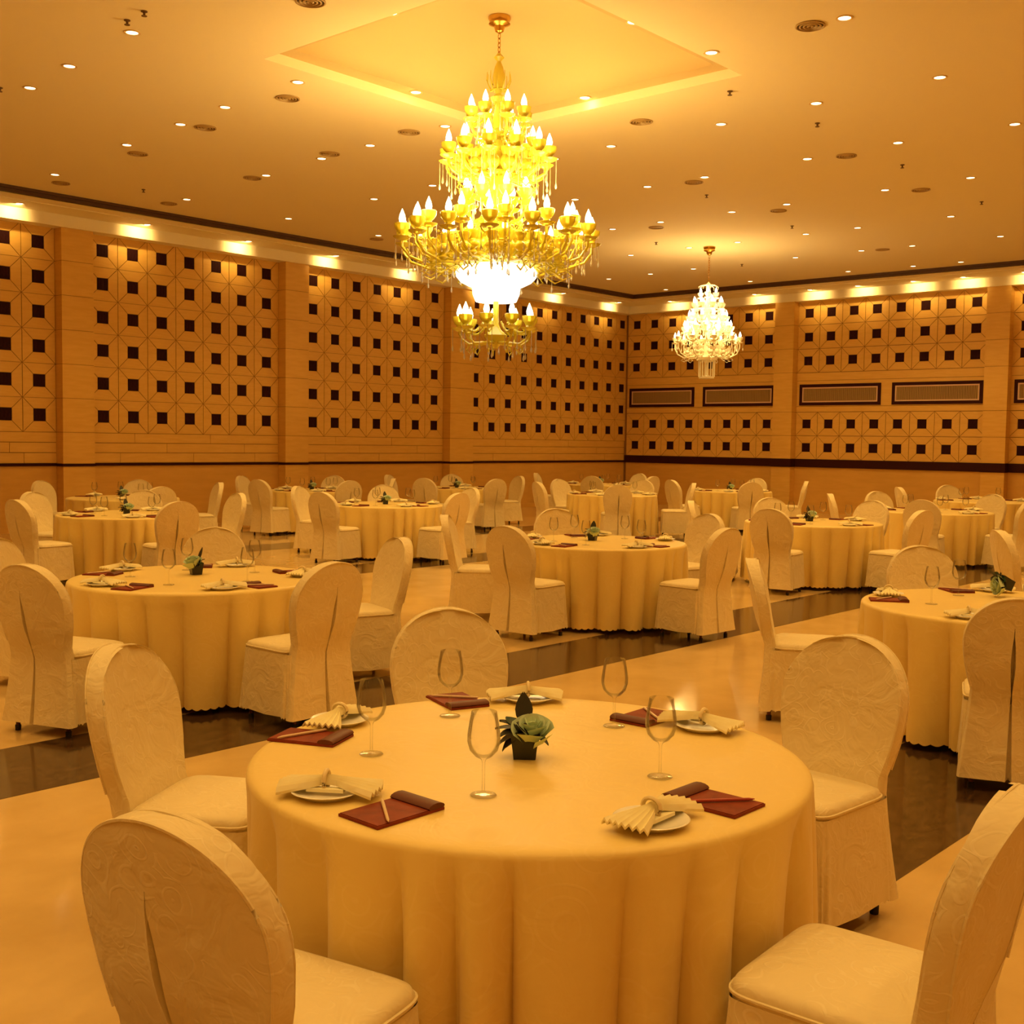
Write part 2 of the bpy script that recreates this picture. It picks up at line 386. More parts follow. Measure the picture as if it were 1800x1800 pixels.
spm = MB().lathe([(.03,0),(.03,-.008),(.012,-.012),(.010,-.04),(.026,-.042),(.026,-.047)], 12, cap1=True).mesh('sprinkler', M['sprinkler'], 40)
SM = [(11.37,6.94,'by the right tip of the tray'),(13.14,6.79,'second from the tray on the right'),(15.79,6.86,'third from the tray on the right'),(18.9,6.89,'farthest on the right'),(5.91,9.82,'upper one of two at top left'),(5.93,10.15,'lower one of two at top left'),(15.82,10.03,'below the vent in the middle of the right half'),(18.96,10.23,'above and right of the white chandelier'),(6.14,13.21,'at the left picture edge'),(18.93,13.12,'left of the white chandelier'),(22.32,13.22,'right of the white chandelier'),(10.07,16.78,'near the left cornice')]
for x, y, wd in SM:
    tag(link('sprinkler_head', spm, None, (x, y, ZC)), 'small dark ceiling sprinkler, ' + wd, 'sprinkler', 'ceiling sprinklers')
# cornice spotlights
def cornice_spot(x, y, label, zz=ZS, p=P_CORN, grp='spotlights in the cornice', aim=0.0):
    t = thing('cornice_spotlight', label, 'spotlight', (x, y, zz), 0, grp)
    link('lamp_ring', ringm, t); link('lens', lensm, t); o = spot(t, -.025, p, 112, 1.0, .03); o.rotation_euler = (R(80), 0, aim)   # tipped towards the face of the cornice
for k, x in enumerate([25.7, 23.3, 20.55, 18.1, 15.82, 13.64, 11.46, 9.12]):
    cornice_spot(x, 18.97, 'cornice spotlight on the left wall, %s from the far corner' % ORD[k+1])
for x in (6.8, 4.5, 2.2): cornice_spot(x, 18.97, 'cornice spotlight on the left wall out of view', grp='spotlights out of view')
for k, y in enumerate([17.72, 15.17, 13.64, 12.41, 11.06, 9.92]):
    cornice_spot(26.25, y, 'cornice spotlight on the right wall, %s from the far corner' % ORD[k+1], aim=-pi/2)
for y in (8.6, 7.2, 5.8): cornice_spot(26.25, y, 'cornice spotlight on the right wall out of view', grp='spotlights out of view', aim=-pi/2)
for x, y, wd in ((9.45, TY1-.14, 'on the left wall side, left of the chandelier'), (TX1-.14, 8.55, 'on the far side, right of the chandelier'), (9.2, TY0+.14, 'on the near side'), (TX0+.14, 8.3, 'on the near left side')):
    cornice_spot(x, y, 'spotlight in the ceiling tray ledge ' + wd, Z1, P_TRAY, 'spotlights in the ceiling tray', 0 if y > 10 else -pi/2 if x > 10 else pi if y < 7 else pi/2)

# vents on the right wall
def wall_vent(u0, u1, label):
    cy, cz = -(u0+u1)/2, 2.952; hw, hh = (u1-u0)/2, .262
    t = thing('wall_vent', label, 'vent', (XW, cy, cz), -pi/2, 'framed vents on the right wall')
    fr = MB(); b = .075
    fr.box(-hw, hw, -.02, .006, hh-b, hh).box(-hw, hw, -.02, .006, -hh, -hh+b).box(-hw, -hw+b, -.02, .006, -hh+b, hh-b).box(hw-b, hw, -.02, .006, -hh+b, hh-b)
    link('outer_frame', fr.mesh('outer_frame', M['rail']), t)
    a, c = hw-b, hh-b; q = .032; r = MB()
    r.box(-a, a, -.012, .006, c-q, c).box(-a, a, -.012, .006, -c, -c+q).box(-a, -a+q, -.012, .006, -c+q, c-q).box(a-q, a, -.012, .006, -c+q, c-q)
    link('inner_rim', r.mesh('inner_rim', M['ventrim']), t)
    link('dark_core', MB().box(-a+q, a-q, .001, .006, -c+q, c-q).mesh('dark_core', M['ventback']), t)
    sl = MB(); n = int((a-q)*2/.035)
    for k in range(n):
        x = -a+q+(k+.5)*(a-q)*2/n
        sl.box(x-.010, x+.010, -.006, .001, -c+q, c-q)
    s = link('slats', sl.mesh('slats', M['vent']), t); s['kind'] = 'stuff'
VW = ['left one of the pair nearest the corner', 'right one of the pair nearest the corner', 'left one of the middle pair', 'right one of the middle pair', 'cut by the right picture edge', 'out of view']
for (u0, u1), wd in list(zip(vents, VW))[:5]: wall_vent(u0, u1, 'long dark-framed wall vent, ' + wd)

# ------------------------------------------------------------------ chandeliers
def chandelier(pos, ztop, zs, name, label, tiers, cupm, armm, bulbm, dropm, colm, colprof, light, crown, bowl=None, swags=()):
    """pos at the ceiling; every z below is measured from the floor"""
    t = thing(name, label, 'chandelier', (pos[0], pos[1], ztop))
    Z = lambda z: z - ztop
    link('canopy', MB().lathe([(.118,0),(.120,-.02),(.105,-.055),(.115,-.075),(.06,-.10),(.045,-.15),(.012,-.17)], 24, cap1=True).mesh('canopy', M['brass'], 40), t)
    ch = MB(); z = -.17; k = 0
    while z > Z(zs[0]):
        pts = [(.016*cos(a), 0, z-.03+.03*sin(a)) if k % 2 else (0, .016*cos(a), z-.03+.03*sin(a)) for a in [2*pi*j/10 for j in range(11)]]
        ch.tube(pts, .0045, 5); z -= .046; k += 1
    link('chain', ch.mesh('chain', M['brass'], 60), t)
    link('column', MB().lathe([(r, Z(z)) for r, z in colprof], 20, cap0=True, cap1=True).mesh('column', colm, 50), t)
    # leafy crown
    for k in range(crown[0]):
        a = 2*pi*k/crown[0]; r, z0, z1 = crown[1:]
        lf = MB().tube([(.02*cos(a), .02*sin(a), Z(z0)), (r*.7*cos(a), r*.7*sin(a), Z(z0)-.02), (r*cos(a), r*sin(a), Z((z0+z1)/2)), (r*.95*cos(a), r*.95*sin(a), Z(z1))], .012, 6, .003)
        link('crown_leaf', lf.mesh('crown_leaf', armm, 60), t)
    for (n, r, zc, zhub, droplen, s, off) in tiers:
        arm = MB(); hb = zhub-zc; lo = min(hb-.05*s, -.13*s)
        arm.tube([(.02, 0, hb), (r*.22, 0, hb-.05*s), (r*.45, 0, lo), (r*.72, 0, lo-.01*s), (r*.92, 0, lo*.8), (r*1.0, 0, lo*.45), (r, 0, -.04)], .012*s, 6)
        for q, hgt in ((.40, .16), (.68, .12)):
            if r > .5: arm.lathe([(.012*s,lo),(.035*s,lo+.02*s),(.015*s,lo+.045*s),(.045*s,lo+hgt*.55*s),(.05*s,lo+hgt*.75*s),(.02*s,lo+hgt*s),(.045*s,lo+(hgt+.04)*s),(.05*s,lo+(hgt+.06)*s)], 9, (r*q,0,0), True, True)
        arm.tube([(r*.72, 0, lo-.01*s), (r*.80, 0, lo-.06*s), (r*.70, 0, lo-.09*s), (r*.60, 0, lo-.05*s), (r*.66, 0, lo-.03*s)], .007*s, 5)
        am = arm.mesh('arm', armm, 60)
        cm_ = MB().lathe([(.010*s,-.05*s),(.03*s,-.045*s),(.062*s,-.03*s),(.070*s,-.02*s),(.03*s,-.015*s),(.022*s,0),(.040*s,.015*s),(.058*s,.045*s),(.062*s,.075*s),(.056*s,.078*s),(.05*s,.05*s),(.02*s,.02*s)], 14, (r,0,0), cap0=True, cap1=True).mesh('candle_cup', cupm, 50)
        bm_ = MB().lathe([(.012*s,.03*s),(.013*s,.07*s),(.022*s,.09*s),(.026*s,.11*s),(.020*s,.14*s),(.008*s,.17*s),(.002*s,.185*s)], 10, (r,0,0), cap0=True, cap1=True).mesh('bulb', bulbm, 50)
        d = MB()
        for j in range(3):
            a = 2*pi*j/3+.4; px, py = r+.06*s*cos(a), .06*s*sin(a); L = droplen*(.75+.25*(j % 2))
            d.tube([(px, py, -.03*s), (px, py, -L+.05)], .0035, 4)
            d.lathe([(.002,.05),(.011,.012),(.013,0),(.008,-.016),(.001,-.024)], 7, (px, py, -L), cap0=True, cap1=True)
        dm = d.mesh('crystal_drop', dropm, 40)
        for k in range(n):
            a = 2*pi*(k+off)/n
            A = link('arm', am, t, (0, 0, Z(zc)), a)
            link('candle_cup', cm_, A); link('bulb', bm_, A); link('crystal_drop', dm, A)
    for (n, ra, za, rb, zb, sag, off) in swags:
        sw = MB(); N = 16
        pts = [(ra+(rb-ra)*u, 0, Z(za+(zb-za)*u-4*sag*u*(1-u))) for u in [i/N for i in range(N+1)]]
        for p in pts: sw.lathe([(.002,-.014),(.012,-.005),(.012,.005),(.002,.014)], 6, p, True, True)
        sw.tube(pts, .003, 4); me = sw.mesh('bead_swag', cupm, 50)
        for k in range(n): link('bead_swag', me, t, (0,0,0), 2*pi*(k+off)/n)
    if bowl: link('bowl', MB().lathe([(r, Z(z)) for r, z in bowl], 36, cap0=True, cap1=True).mesh('bowl', M['bowlglow'], 50), t)
    for (x, y, z, p, rad) in light:
        l = bpy.data.lights.new('chandelier_light', 'POINT'); l.energy = p; l.color = WARM; l.shadow_soft_size = rad
        o = bpy.data.objects.new('chandelier_light', l); COL.objects.link(o); o.parent = t; o.location = (x, y, Z(z))
    return t
colprof = [(.02,2.68),(.05,2.72),(.10,2.77),(.13,2.82),(.06,2.88),(.03,2.95),(.03,3.5),(.10,3.55),(.16,3.60),(.06,3.66),(.09,3.75),(.115,3.86),(.08,3.98),(.05,4.06),(.12,4.10),(.15,4.14),(.05,4.18),(.07,4.30),(.10,4.42),(.06,4.50),(.14,4.55),(.05,4.6),(.075,4.7),(.095,4.78),(.05,4.88),(.11,4.95),(.05,5.0),(.055,5.15),(.035,5.22),(.075,5.28),(.09,5.32),(.03,5.36),(.05,5.44),(.065,5.54),(.045,5.64),(.02,5.70),(.055,5.74),(.02,5.78)]
bowl = [(.30,3.56),(.40,3.54),(.438,3.49),(.43,3.44),(.38,3.385),(.30,3.345),(.26,3.33),(.25,3.25),(.22,3.18)]
lights1 = [(.70*cos(a), .70*sin(a), 4.20, P_CH1*.18, .22) for a in [2*pi*k/5 for k in range(5)]] + [(.45, .0, 4.95, P_CH1*.05, .15), (-.45, 0, 4.95, P_CH1*.05, .15)]
chandelier((9.295, 8.50), 6.16, (5.74,), 'chandelier', 'large amber glass chandelier with a glowing white bowl under the ceiling tray',
   [(9, .39, 2.92, 2.80, .34, 1.25, .2), (15, 1.02, 3.84, 3.62, .34, 1.4, .1), (12, .86, 3.93, 3.66, .56, 1.35, .6), (10, .58, 3.76, 3.60, .34, 1.15, .4), (8, .34, 4.24, 4.10, .22, 1.35, .3), (12, .55, 4.70, 4.54, .42, 1.3, .1), (8, .38, 4.80, 4.62, .30, 1.15, .6), (8, .30, 5.10, 4.97, .24, 1.25, .35)],
   M['amber'], M['amber'], M['bulb'], M['crystal'], M['amber'], colprof, lights1, (10, .13, 5.42, 5.58), bowl, [(12, .12, 4.12, .98, 3.80, .12, .1), (12, .10, 4.90, .52, 4.66, .10, .1), (8, .08, 5.25, .28, 5.06, .05, .35), (12, .62, 3.74, .95, 3.70, .14, .6), (9, .14, 2.95, .36, 2.86, .05, .2)])
col2 = [(.01,2.98),(.15,2.99),(.155,3.02),(.04,3.05),(.03,3.30),(.20,3.35),(.22,3.40),(.06,3.46),(.06,3.7),(.20,3.75),(.05,3.8),(.05,4.0),(.15,4.04),(.05,4.1),(.05,4.3),(.10,4.34),(.04,4.4),(.05,4.5),(.035,4.62),(.05,4.7),(.03,4.78),(.06,4.83),(.015,4.88)]
lights2 = [(.55*cos(a), .55*sin(a), 3.95, P_CH2*.16, .15) for a in (.3, 1.5, 2.8, 4.0, 5.3)] + [(0.3, 0, 4.6, P_CH2*.1, .15), (-.3, 0, 4.6, P_CH2*.1, .15)]
c2t = chandelier((19.99, 12.58), 5.58, (4.86,), 'chandelier', 'small white crystal chandelier hanging before the right wall',
   [(10, .64, 3.72, 3.46, .22, 1.0, .2), (12, .45, 3.92, 3.78, .26, 1.2, 0), (10, .36, 4.12, 4.05, .2, 1.2, .4), (8, .28, 4.38, 4.32, .2, 1.2, .1), (4, .15, 4.60, 4.52, .2, 1.0, .3)],
   M['pearl'], M['pearl'], M['bulbwhite'], M['pearl'], M['pearl'], col2, lights2, (8, .20, 4.84, 4.74))
bk = MB()
for k in range(18):
    a = 2*pi*k/18; bk.tube([(.16*cos(a), .16*sin(a), 3.36-5.58), (.155*cos(a), .155*sin(a), 3.02-5.58)], .007, 5)
link('crystal_basket', bk.mesh('crystal_basket', M['pearl'], 40), c2t)

# ------------------------------------------------------------------ tables
RT = .825
def cloth_mesh(seed):
    rng = random.Random(seed); n = 480; m = MB(); rl = []
    ph = []; th = 0.0
    while th < 2*pi-.12:
        ph.append(th); th += rng.uniform(.16, .36)
    amp = [rng.uniform(.62, 1.0) for _ in ph]; ph2 = ph[1:] + [2*pi]
    def fold(t):
        for k in range(len(ph)):
            if ph[k] <= t < ph2[k]:
                u = (t-ph[k])/(ph2[k]-ph[k]); return amp[k]*(sin(pi*u**.7)**.8)
        return 0.0
    F = [fold(2*pi*k/n) for k in range(n)]
    B = [.5+.5*sin(2*pi*k/n*3+seed) for k in range(n)]
    def ring(r, z): return [(r*cos(2*pi*k/n), r*sin(2*pi*k/n), z) for k in range(n)]
    for r, z in ((.02,.752),(.4,.752),(.76,.752),(.800,.7515),(.815,.748),(.823,.741),(.826,.730)): rl.append(ring(r, z))
    for i in range(1, 13):
        s = i/12; row = []
        for k in range(n):
            t = 2*pi*k/n; q = s**.6
            r = .824 + q*(-.082 + .150*F[k]*(.8+.2*B[k])) + .006*s*sin(t*5+seed)
            z = .730 - .695*s
            if i == 12: z += .012*(1-abs(sin(48*t)))
            row.append((r*cos(t), r*sin(t), z))
        rl.append(row)
    m.rings(rl, cap0=True, cap1=False)
    return m.mesh('tablecloth', M['gold'], 60)
cloths = [cloth_mesh(s) for s in (3, 11, 23)]
topm = MB().lathe([(.0001,.70),(.80,.70),(.812,.71),(.812,.735),(.80,.745),(.0001,.745)], 48).mesh('tabletop', M['wall'], 40)
tleg = MB().tube([(.42,.42,.70),(.44,.44,.02)], .02, 8).lathe([(.024,0),(.024,.02)], 8, (.44,.44,0), True, True).mesh('leg', M['leg'], 40)
TABLES = {  # centre, words, chair angles around it
 'T1': ((2.61, 2.23), 'nearest table', [(108.4,), (-168,), (54,), (-14,), (-96,)]),
 'T2': ((4.42, 6.72), 'large left table', [(-162,), (122,), (51,), (-93,), (-19,)]),
 'T3': ((8.80, 6.68), 'middle table', [(124,), (-174,), (56,), (-96,), (-12,)]),
 'T4': ((7.13, 2.37), 'right edge table', [(116,), (42,), (-159,)]),
 'T5': ((7.42, 12.75), 'far left table', [(-172,), (110,), (52,), (-98,), (-6,)]),
 'T6': ((9.35, 16.2), 'leftmost wall table', [(116,), (50,), (-100,), (-18,)]),
 'T7': ((13.5, 16.85), 'second wall table', [(112,), (-166,), (34,), (-102,), (-40,)]),
 'T8': ((11.45, 12.58), 'gold chandelier table', [(110,), (-168,), (50,), (-91,), (-14,)]),
 'T9': ((16.7, 16.25), 'third wall table', [(116,), (-162,), (49,), (-106,), (-15,)]),
 'T10': ((17.15, 12.75), 'far middle table', [(152,), (80,), (-140,), (12,), (-50,)]),
 'T11': ((20.96, 15.9), 'far corner table', [(-150,), (120,), (-92,), (0,)]),
 'T12': ((20.6, 12.33), 'white chandelier table', [(160,), (-134,), (10,), (-62,)]),
 'T13': ((13.15, 6.7), 'right middle table', [(118,), (50,), (-172,), (-4,), (-98,)]),
 'T14': ((16.9, 6.68), 'right far table', [(120,), (57,), (-164,), (-14,), (-100,)]),
 'T15': ((20.9, 7.4), 'right wall table', [(130,), (44,), (-30,)]),
}
for i, (k, (c, words, ch)) in enumerate(TABLES.items()):
    t = thing('banquet_table', 'round banquet table under a gold satin cloth, the ' + words, 'table', (c[0], c[1], 0), 0, 'round banquet tables')
    link('tablecloth', cloths[i % 3], t, (0,0,0), i*1.3+2.2)
    link('tabletop', topm, t)
    for q in range(4): link('leg', tleg, t, (0,0,0), q*pi/2)

# ------------------------------------------------------------------ chairs
def chair_meshes(gx):
    # backrest cover: from the hem behind the seat up over the round back, with the open pleat down the middle
    lev = [.065, .12, .20, .29, .37, .44, .50, .55, .60, .65, .70, .745, .79, .83, .87, .905, .935, .952, .963, .970, .974]
    rl = []
    for z in lev:
        if z > .745: w = .238*math.sqrt(max(0, 1-((z-.745)/.2305)**2))+.002
        elif z > .50: u = (z-.50)/.245; w = .197+.043*sin(u*pi/2)
        else: u = (.50-z)/.435; w = .197+.048*u**1.2
        yc = -.232-(z-.45)*.20 if z > .45 else -.232-.03*((.45-z)/.38)**1.5
        t = .070 if z < .93 else .070-.3*(z-.93)
        t = max(t, .046)
        def curve(x): return -.035*(1-(x/.25)**2)*min(1, max(0, (z-.42)/.2))
        ring = []
        for k in range(9):                                   # front, left to right
            u = -1+2*k/8; x = w*u
            ring.append((x, yc+t/2+curve(x), z))
        ring.append((w*1.0+.010*min(1, w/.1), yc+t*.25, z)); ring.append((w*1.0+.010*min(1, w/.1), yc-t*.25, z))
        if z < .80:
            if z > .50: g = .001+.011*sin(pi*min(1, (.80-z)/.30))
            else: g = .003+.012*((.50-z)/.435)
            dep = .045
        else: g, dep = .001, .0
        gs = gx*(1 if z < .8 else min(1, w/.2)); lim = w*.9
        gl = max(-lim, min(lim, gs))
        e = min(.016, w*.2)
        xr = [w, w*.75, w*.45]; xl = [-w*.45, -w*.75, -w]
        pl = .006 if z < .80 else 0
        for x in xr: ring.append((x, yc-t/2+curve(x), z))
        for x, dy in ((gl+g+e, 0), (gl+g, -pl), (gl+g*.3, dep), (gl-g*.3, dep), (gl-g, -pl), (gl-g-e, 0)):
            ring.append((x, yc-t/2+curve(x)+dy, z))
        for x in xl: ring.append((x, yc-t/2+curve(x), z))
        ring.append((-w-.010*min(1, w/.1), yc-t*.25, z)); ring.append((-w-.010*min(1, w/.1), yc+t*.25, z))
        rl.append(ring)
    back = MB().rings(rl).mesh('backrest', M['cover'], 40)
    pip = MB()
    for side in (1,):
        for yo in (.031, -.031):
            pts = []
            for a in range(-24, 25):
                q = a/24*1.75
                if abs(q) > pi/2:
                    z = .745-(abs(q)-pi/2)*1.25; u = max(0, (z-.5)/.245); w = .197+.043*sin(u*pi/2)
                    x = math.copysign(w, q)
                else: z = .745+.228*cos(q); x = .240*sin(q)
                pts.append((x*1.012, -.232-(z-.45)*.20+yo-.035*(1-(x/.25)**2), z+.002))
            pip.tube(pts, .0042, 5)
    piping = pip.mesh('piping', M['cover'], 60)
    def sq(hx, hy, z, n=56, p=.26, yo=0.0):
        r = []
        for k in range(n):
            a = 2*pi*k/n; c, s = cos(a), sin(a)
            r.append((hx*math.copysign(abs(c)**p, c), yo+hy*math.copysign(abs(s)**p, s), z))
        return r
    yo = -.005
    seat = MB().rings([sq(.226,.205,.405,yo=yo), sq(.232,.211,.43,yo=yo), sq(.234,.213,.455,yo=yo), sq(.228,.207,.472,yo=yo), sq(.205,.185,.482,yo=yo), sq(.12,.11,.488,yo=yo), sq(.02,.02,.489,yo=yo)])
    edge = sq(.236,.215,.452,yo=yo); seat.tube(edge+[edge[0]], .0045, 5)
    seat = seat.mesh('seat', M['cover'], 50)
    sk = []; n = 168
    for i in range(9):
        s = i/8; yb = yo-.016; r0 = sq(.233+.016*s, .226+.014*s, .44-.375*s, n, .17, yb); row = []
        for k, (x, y, z) in enumerate(r0):
            a = 2*pi*k/n
            corner = max(0, 1-abs(((a % (pi/2))-pi/4))/.22)
            f = 1 + s*(.05*corner*sin(8*a+1) + .018*sin(11*a+2) + .014*sin(19*a+gx*60))
            if i == 8: z += .010*abs(sin(21*a))
            row.append((x*f, yb+(y-yb)*f, z))
        sk.append(row)
    skirt = MB().rings(sk, False, False).mesh('skirt', M['cover'], 60)
    leg = MB().tube([(0,0,.014),(-.006,-.006,.43)], .0125, 8).mesh('leg', M['leg'], 40)
    cap = MB().lathe([(.016,0),(.017,.03),(.0135,.034)], 10, cap0=True, cap1=True).mesh('foot_cap', M['cap'], 40)
    return back, piping, seat, skirt, leg, cap
def make_chair(gx):
    back, piping, seat, skirt, leg, cap = chair_meshes(gx)
    t = thing('banquet_chair', '', 'chair')
    b = link('backrest', back, t); link('piping', piping, b)
    link('seat', seat, t); link('skirt', skirt, t)
    for x, y in ((.20,.165), (-.20,.165), (.186,-.236), (-.186,-.236)):
        l = link('leg', leg, t, (x, y, 0), 0 if x > 0 and y > 0 else pi/2 if x < 0 and y > 0 else pi if x < 0 else -pi/2)
        link('foot_cap', cap, l)
    return t
protos = [make_chair(.012), make_chair(-.02)]
used = [False, False]
def chair(x, y, face, label, v, group='cream covered banquet chairs'):
    """face: direction (radians) the sitter looks"""
    rz = face - pi/2
    if not used[v]:
        o = protos[v]; o.location = (x, y, 0); o.rotation_euler = (0, 0, rz); o['label'] = label; o['group'] = group; used[v] = True
        return o
    return dup(protos[v], (x, y, 0), rz, label, group)
SEATS = {}
rng = random.Random(5); cnt = 0
for k, (c, words, ch) in TABLES.items():
    cd = math.degrees(math.atan2(-c[1], -c[0])); seen = {}
    for (a,) in ch:
        rel = (a-cd+180) % 360-180
        side = 'near left' if -75 <= rel < 0 else 'near right' if 0 <= rel < 75 else 'right' if 75 <= rel < 150 else 'left' if -150 <= rel < -75 else 'far'
        if side in seen: side = {'near left':'far left', 'near right':'inner right', 'right':'far right', 'left':'far left', 'far':'outer far'}[side]
        seen[side] = 1
        look = 'back turned, ' if side.startswith('near') else 'front showing, ' if side in ('far', 'outer far') else ''
        d = 1.09 + (.035 if k != 'T1' else {108.4:.05, -168:.012, 54:.08, -14:.09, -96:.0}[a])
        ar = R(a); tw = R(rng.uniform(-3.5, 3.5)) if k != 'T1' else R({108.4:12, -168:0, 54:0, -14:9, -96:9}[a])
        chair(c[0]+d*cos(ar), c[1]+d*sin(ar), ar+pi+tw, 'cream covered chair, %sat the %s of the %s' % (look, side, words), cnt % 2); cnt += 1
        SEATS.setdefault(k, []).append((a, side))
chair(10.61, 3.25, R(-52), 'cream covered chair, back turned, cut by the picture edge behind the right edge table', 0)

# ------------------------------------------------------------------ table settings
platem = MB().lathe([(.0001,.004),(.055,.004),(.060,.003),(.060,0),(.066,0),(.070,.006),(.094,.016),(.096,.018),(.093,.0195),(.070,.010),(.055,.0075),(.0001,.0075)], 32).mesh('plate', M['china'], 40)
def napkin_mesh():
    """pleated cloth drawn through a ring: a fan on each side"""
    m = MB(); nu, nv = 22, 15; top, bot = [], []
    for i in range(nu):
        u = -1+2*i/(nu-1)
        wd = .016+.058*max(0, abs(u)-.15)**.75
        for j in range(nv):
            v = -1+2*j/(nv-1)
            zig = (.005+.006*abs(u))*(1 if j % 2 else 0)
            z = .012+.020*(1-abs(u))+zig+.012*(1-v*v)*(1-abs(u)*.5)
            x = (u*.140+.012)*(1-.10*abs(v)*abs(u))
            top.append((x, v*wd, z)); bot.append((x, v*wd, z-.007))
    b = len(top); vs = top+bot; fs = []
    for i in range(nu-1):
        for j in range(nv-1):
            a = i*nv+j; fs += [(a, a+1, a+nv+1, a+nv), (a+b, a+nv+b, a+nv+1+b, a+1+b)]
    for i in range(nu-1):
        for j in (0, nv-1): a = i*nv+j; fs.append((a, a+nv, a+nv+b, a+b))
    for j in range(nv-1):
        for i in (0, nu-1): a = i*nv+j; fs.append((a, a+1, a+1+b, a+b))
    m.add(vs, fs)
    # the hanging tongue under the fan
    m.box(-.045, .055, -.034, -.012, .009, .018)
    return m.mesh('napkin_cloth', M['napkin'], 30)
napm = napkin_mesh()
bandm = MB().tube([(.0, .026*cos(a), .034+.024*sin(a)) for a in [2*pi*k/14 for k in range(15)]], .006, 6).mesh('napkin_band', M['band'], 60)
glassm = MB().lathe([(.0001,.003),(.034,.001),(.0355,.002),(.034,.004),(.010,.008),(.0042,.014),(.0038,.05),(.0040,.090),(.007,.098),(.022,.106),(.037,.122),(.0440,.145),(.0440,.165),(.0395,.195),(.0340,.226),(.0330,.2265),(.0385,.195),(.0429,.165),(.0429,.146),(.036,.123),(.021,.1075),(.0001,.101)], 28)
glass_bowl = glassm.mesh('wine_glass', M['glass'], 60)
padm = MB().box(-.074, .074, -.112, .112, 0, .007).box(-.071, .071, -.109, .109, .007, .009).mesh('cover_board', M['leather'])
flapm = MB().rings([[(x, .112+.004*cos(a)-.026+.026*cos(a)*.9, .012+.010*sin(a)) for a in [2*pi*k/12 for k in range(12)]] for x in (-.0735, .0735)]).mesh('rolled_flap', M['leatherdark'], 50)
penm = {}
for nm in ('pencream', 'penred'):
    penm[nm] = MB().lathe([(.0012,-.088),(.0042,-.072),(.0045,.064),(.0040,.084),(.0020,.086)], 8, cap0=True, cap1=True)
    me = penm[nm].mesh('pen', M[nm], 40)
    for v in me.vertices: v.co = (v.co.x, v.co.z, v.co.y)
    me.flip_normals(); penm[nm] = me
def potted_rose_parts():
    pot = MB()
    pot.rings([[(x*s, y*s, z) for x, y in ((-1,-1),(1,-1),(1,1),(-1,1))] for s, z in ((.027,0),(.030,.03),(.036,.078),(.033,.078),(.030,.066))]).mesh
    pot = pot.mesh('pot', M['pot'], 30)
    pet = []
    for k in range(20):
        a = k*2.399; q = (k/19); r = .007+.040*q; h = .124-.030*q*q; sz = .013+.018*q
        m = MB(); vs, fs = [], []
        for i in range(5):
            for j in range(5):
                u = -1+.5*i; v = j/4
                ang = a+u*(.9-.25*q); rr = r*(.55+.45*v)+.006*q*v*v+.004*abs(u)*v
                vs.append((rr*cos(ang), rr*sin(ang), h-sz*1.3*(1-v)-.006*u*u+.002*q))
        for i in range(4):
            for j in range(4): b = i*5+j; fs.append((b, b+1, b+6, b+5))
        pet.append(m.add(vs, fs).mesh('petal', M['rose'], 60))
    leaves = []
    for ang, tilt, L, mt in ((1.7, 72, .115, 'leaf'), (2.9, 12, .082, 'leaf'), (3.3, -22, .080, 'leaf'), (3.7, 8, .076, 'leaf'), (3.15, 34, .078, 'leaf'), (3.55, -34, .072, 'leaf'), (2.5, 35, .075, 'leafgreen'), (.2, 12, .062, 'leafgreen'), (5.9, -15, .066, 'leaf'), (1.0, 40, .062, 'leaf')):
        vs, fs = [], []; n = 6
        for i in range(n+1):
            s = i/n; wd = .027*sin(pi*min(1, s*.92+.06)); d = .012+L*s*cos(R(tilt)); z = .078+L*s*sin(R(tilt))-.02*s*s*cos(R(tilt))
            for sd in (-1, 0, 1): vs.append((d*cos(ang)-sd*wd*sin(ang), d*sin(ang)+sd*wd*cos(ang), z+.006*abs(sd)))
        for i in range(n):
            for j in range(2): b = i*3+j; fs.append((b, b+1, b+4, b+3))
        m = MB().add(vs, fs)
        leaves.append(m.mesh('leaf', M[mt], 60))
    core = MB().lathe([(.030,.070),(.040,.085),(.034,.10),(.012,.104)], 12, cap0=True, cap1=True).mesh('foliage', M['leaf'], 60)
    return pot, pet, leaves, core
POT, PET, LEAF, CORE = potted_rose_parts()
def potted_rose(x, y, z, rz, label, tilt=None):
    t = thing('potted_rose', label, 'flower pot', (x, y, z), rz, 'potted roses at the table centres')
    if tilt is not None: t.rotation_euler = tilt
    link('pot', POT, t).scale = (1.2, 1.2, 1.05); link('foliage', CORE, t).location = (0, 0, .008)
    r = link('rose', MB().lathe([(.004,.085),(.014,.095),(.010,.110),(.002,.114)], 10, cap0=True, cap1=True).mesh('rose', M['rose'], 60), t, (.004, -.012, .004))
    for p in PET: link('petal', p, r)
    r.rotation_euler = (R(20), 0, 0); r.scale = (1.3, 1.3, 1.2); r.location = (.022, .004, -.012)
    mw = Matrix.Translation(Vector((x, y, z))) @ t.rotation_euler.to_matrix().to_4x4()
    for l in LEAF:
        if tilt is None or min((mw @ v.co).z for v in l.vertices) > TT-.045: link('leaf', l, t)
    if tilt is not None:
        bpy.context.view_layer.update()
        lo = min((ch.matrix_world @ v.co).z for c in [t] for ch in c.children_recursive for v in ch.data.vertices)
        t.location.z += z - .0 - lo
    return t
TT = .7525
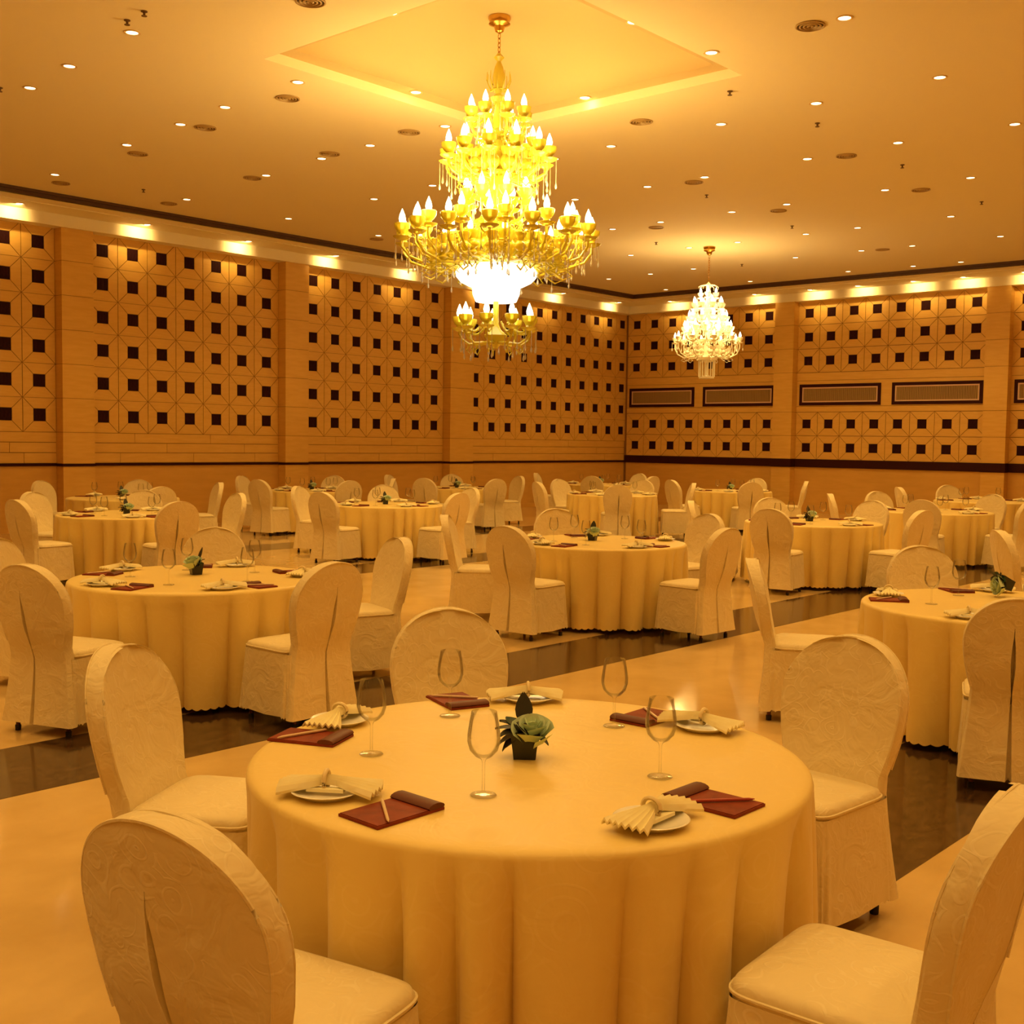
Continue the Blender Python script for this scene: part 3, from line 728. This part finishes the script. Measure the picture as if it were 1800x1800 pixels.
def setting(c, words, side, a, near, j, over=None):
    o = over or {}
    pa, pr_ = o.get('plate', (a-18, .69)); ga, gr = o.get('glass', (a+15, .44)); na, nr = o.get('pad', (a+3, .665))
    P = lambda q, r: (c[0]+r*cos(R(q)), c[1]+r*sin(R(q)))
    place = 'at the %s seat of the %s' % (side, words)
    x, y = P(pa, pr_)
    tag(link('plate', platem, None, (x, y, TT), 0), 'small white plate ' + place, 'plate', 'plates on the tables')
    t = thing('napkin', 'fanned cream napkin on the plate ' + place, 'napkin', (x, y, TT+.0085), R(pa+90+o.get('nap', (20, -14, 34, 4, -28)[j % 5])), 'napkins on the plates')
    link('napkin_cloth', napm, t); link('napkin_band', bandm, t)
    x, y = P(ga, gr)
    tag(link('wine_glass', glass_bowl, None, (x, y, TT), 0), 'empty wine glass ' + place, 'glass', 'wine glasses on the tables')
    x, y = P(na, nr); rz = R(na+90+o.get('padrot', 0))
    t = thing('notepad', 'chestnut leather notepad ' + place, 'notepad', (x, y, TT), rz, 'notepads on the tables')
    link('cover_board', padm, t); link('rolled_flap', flapm, t)
    if near:
        red = o.get('red', False)
        tag(link('pen', penm['penred' if red else 'pencream'], None, (x+.028*cos(R(na)), y+.028*sin(R(na)), TT+.0142), rz+R(o.get('pen', 54))), ('red' if red else 'cream') + ' pen on the notepad ' + place, 'pen', 'pens on the notepads')
OVER = {108.4: dict(plate=(101,.72), glass=(133,.47), pad=(118,.70), padrot=-4, pen=57, nap=14), -168: dict(plate=(169,.68), glass=(-156,.42), pad=(-171,.655), padrot=-10, pen=54, nap=45),
        54: dict(plate=(41,.74), glass=(70,.55), pad=(61,.745), padrot=8, pen=54, nap=4), -14: dict(plate=(-17,.68), glass=(4,.47), pad=(2,.64), padrot=0, pen=50, nap=22), -96: dict(plate=(-113,.68), glass=(-78,.42), pad=(-91,.645), padrot=0, pen=51, red=True, nap=24)}
for k, (c, words, ch) in TABLES.items():
    for j, (a, side) in enumerate(SEATS[k]):
        setting(c, words, side, a, k in ('T1', 'T2', 'T3', 'T4'), j, OVER.get(a) if k == 'T1' else None)
    if k in ('T10', 'T14', 'T15'): continue
    if k == 'T4':
        o = potted_rose(7.56, 2.48, TT+.002, 0, 'toppled potted rose lying on the right edge table', (R(68), 0, R(221.5)))
    else:
        dx = {'T2':(.10,.14), 'T3':(.07,.12), 'T7':(.1,.1), 'T13':(.12,.10)}.get(k, (0, 0))
        cd = math.degrees(math.atan2(-c[1], -c[0]))
        potted_rose(c[0]+dx[0]-.02, c[1]+dx[1], TT, R(cd+90 + ({'T1':0, 'T2':-75, 'T3':-20, 'T13':25}.get(k, 10))), 'pale rose in a small dark pot at the centre of the ' + words)
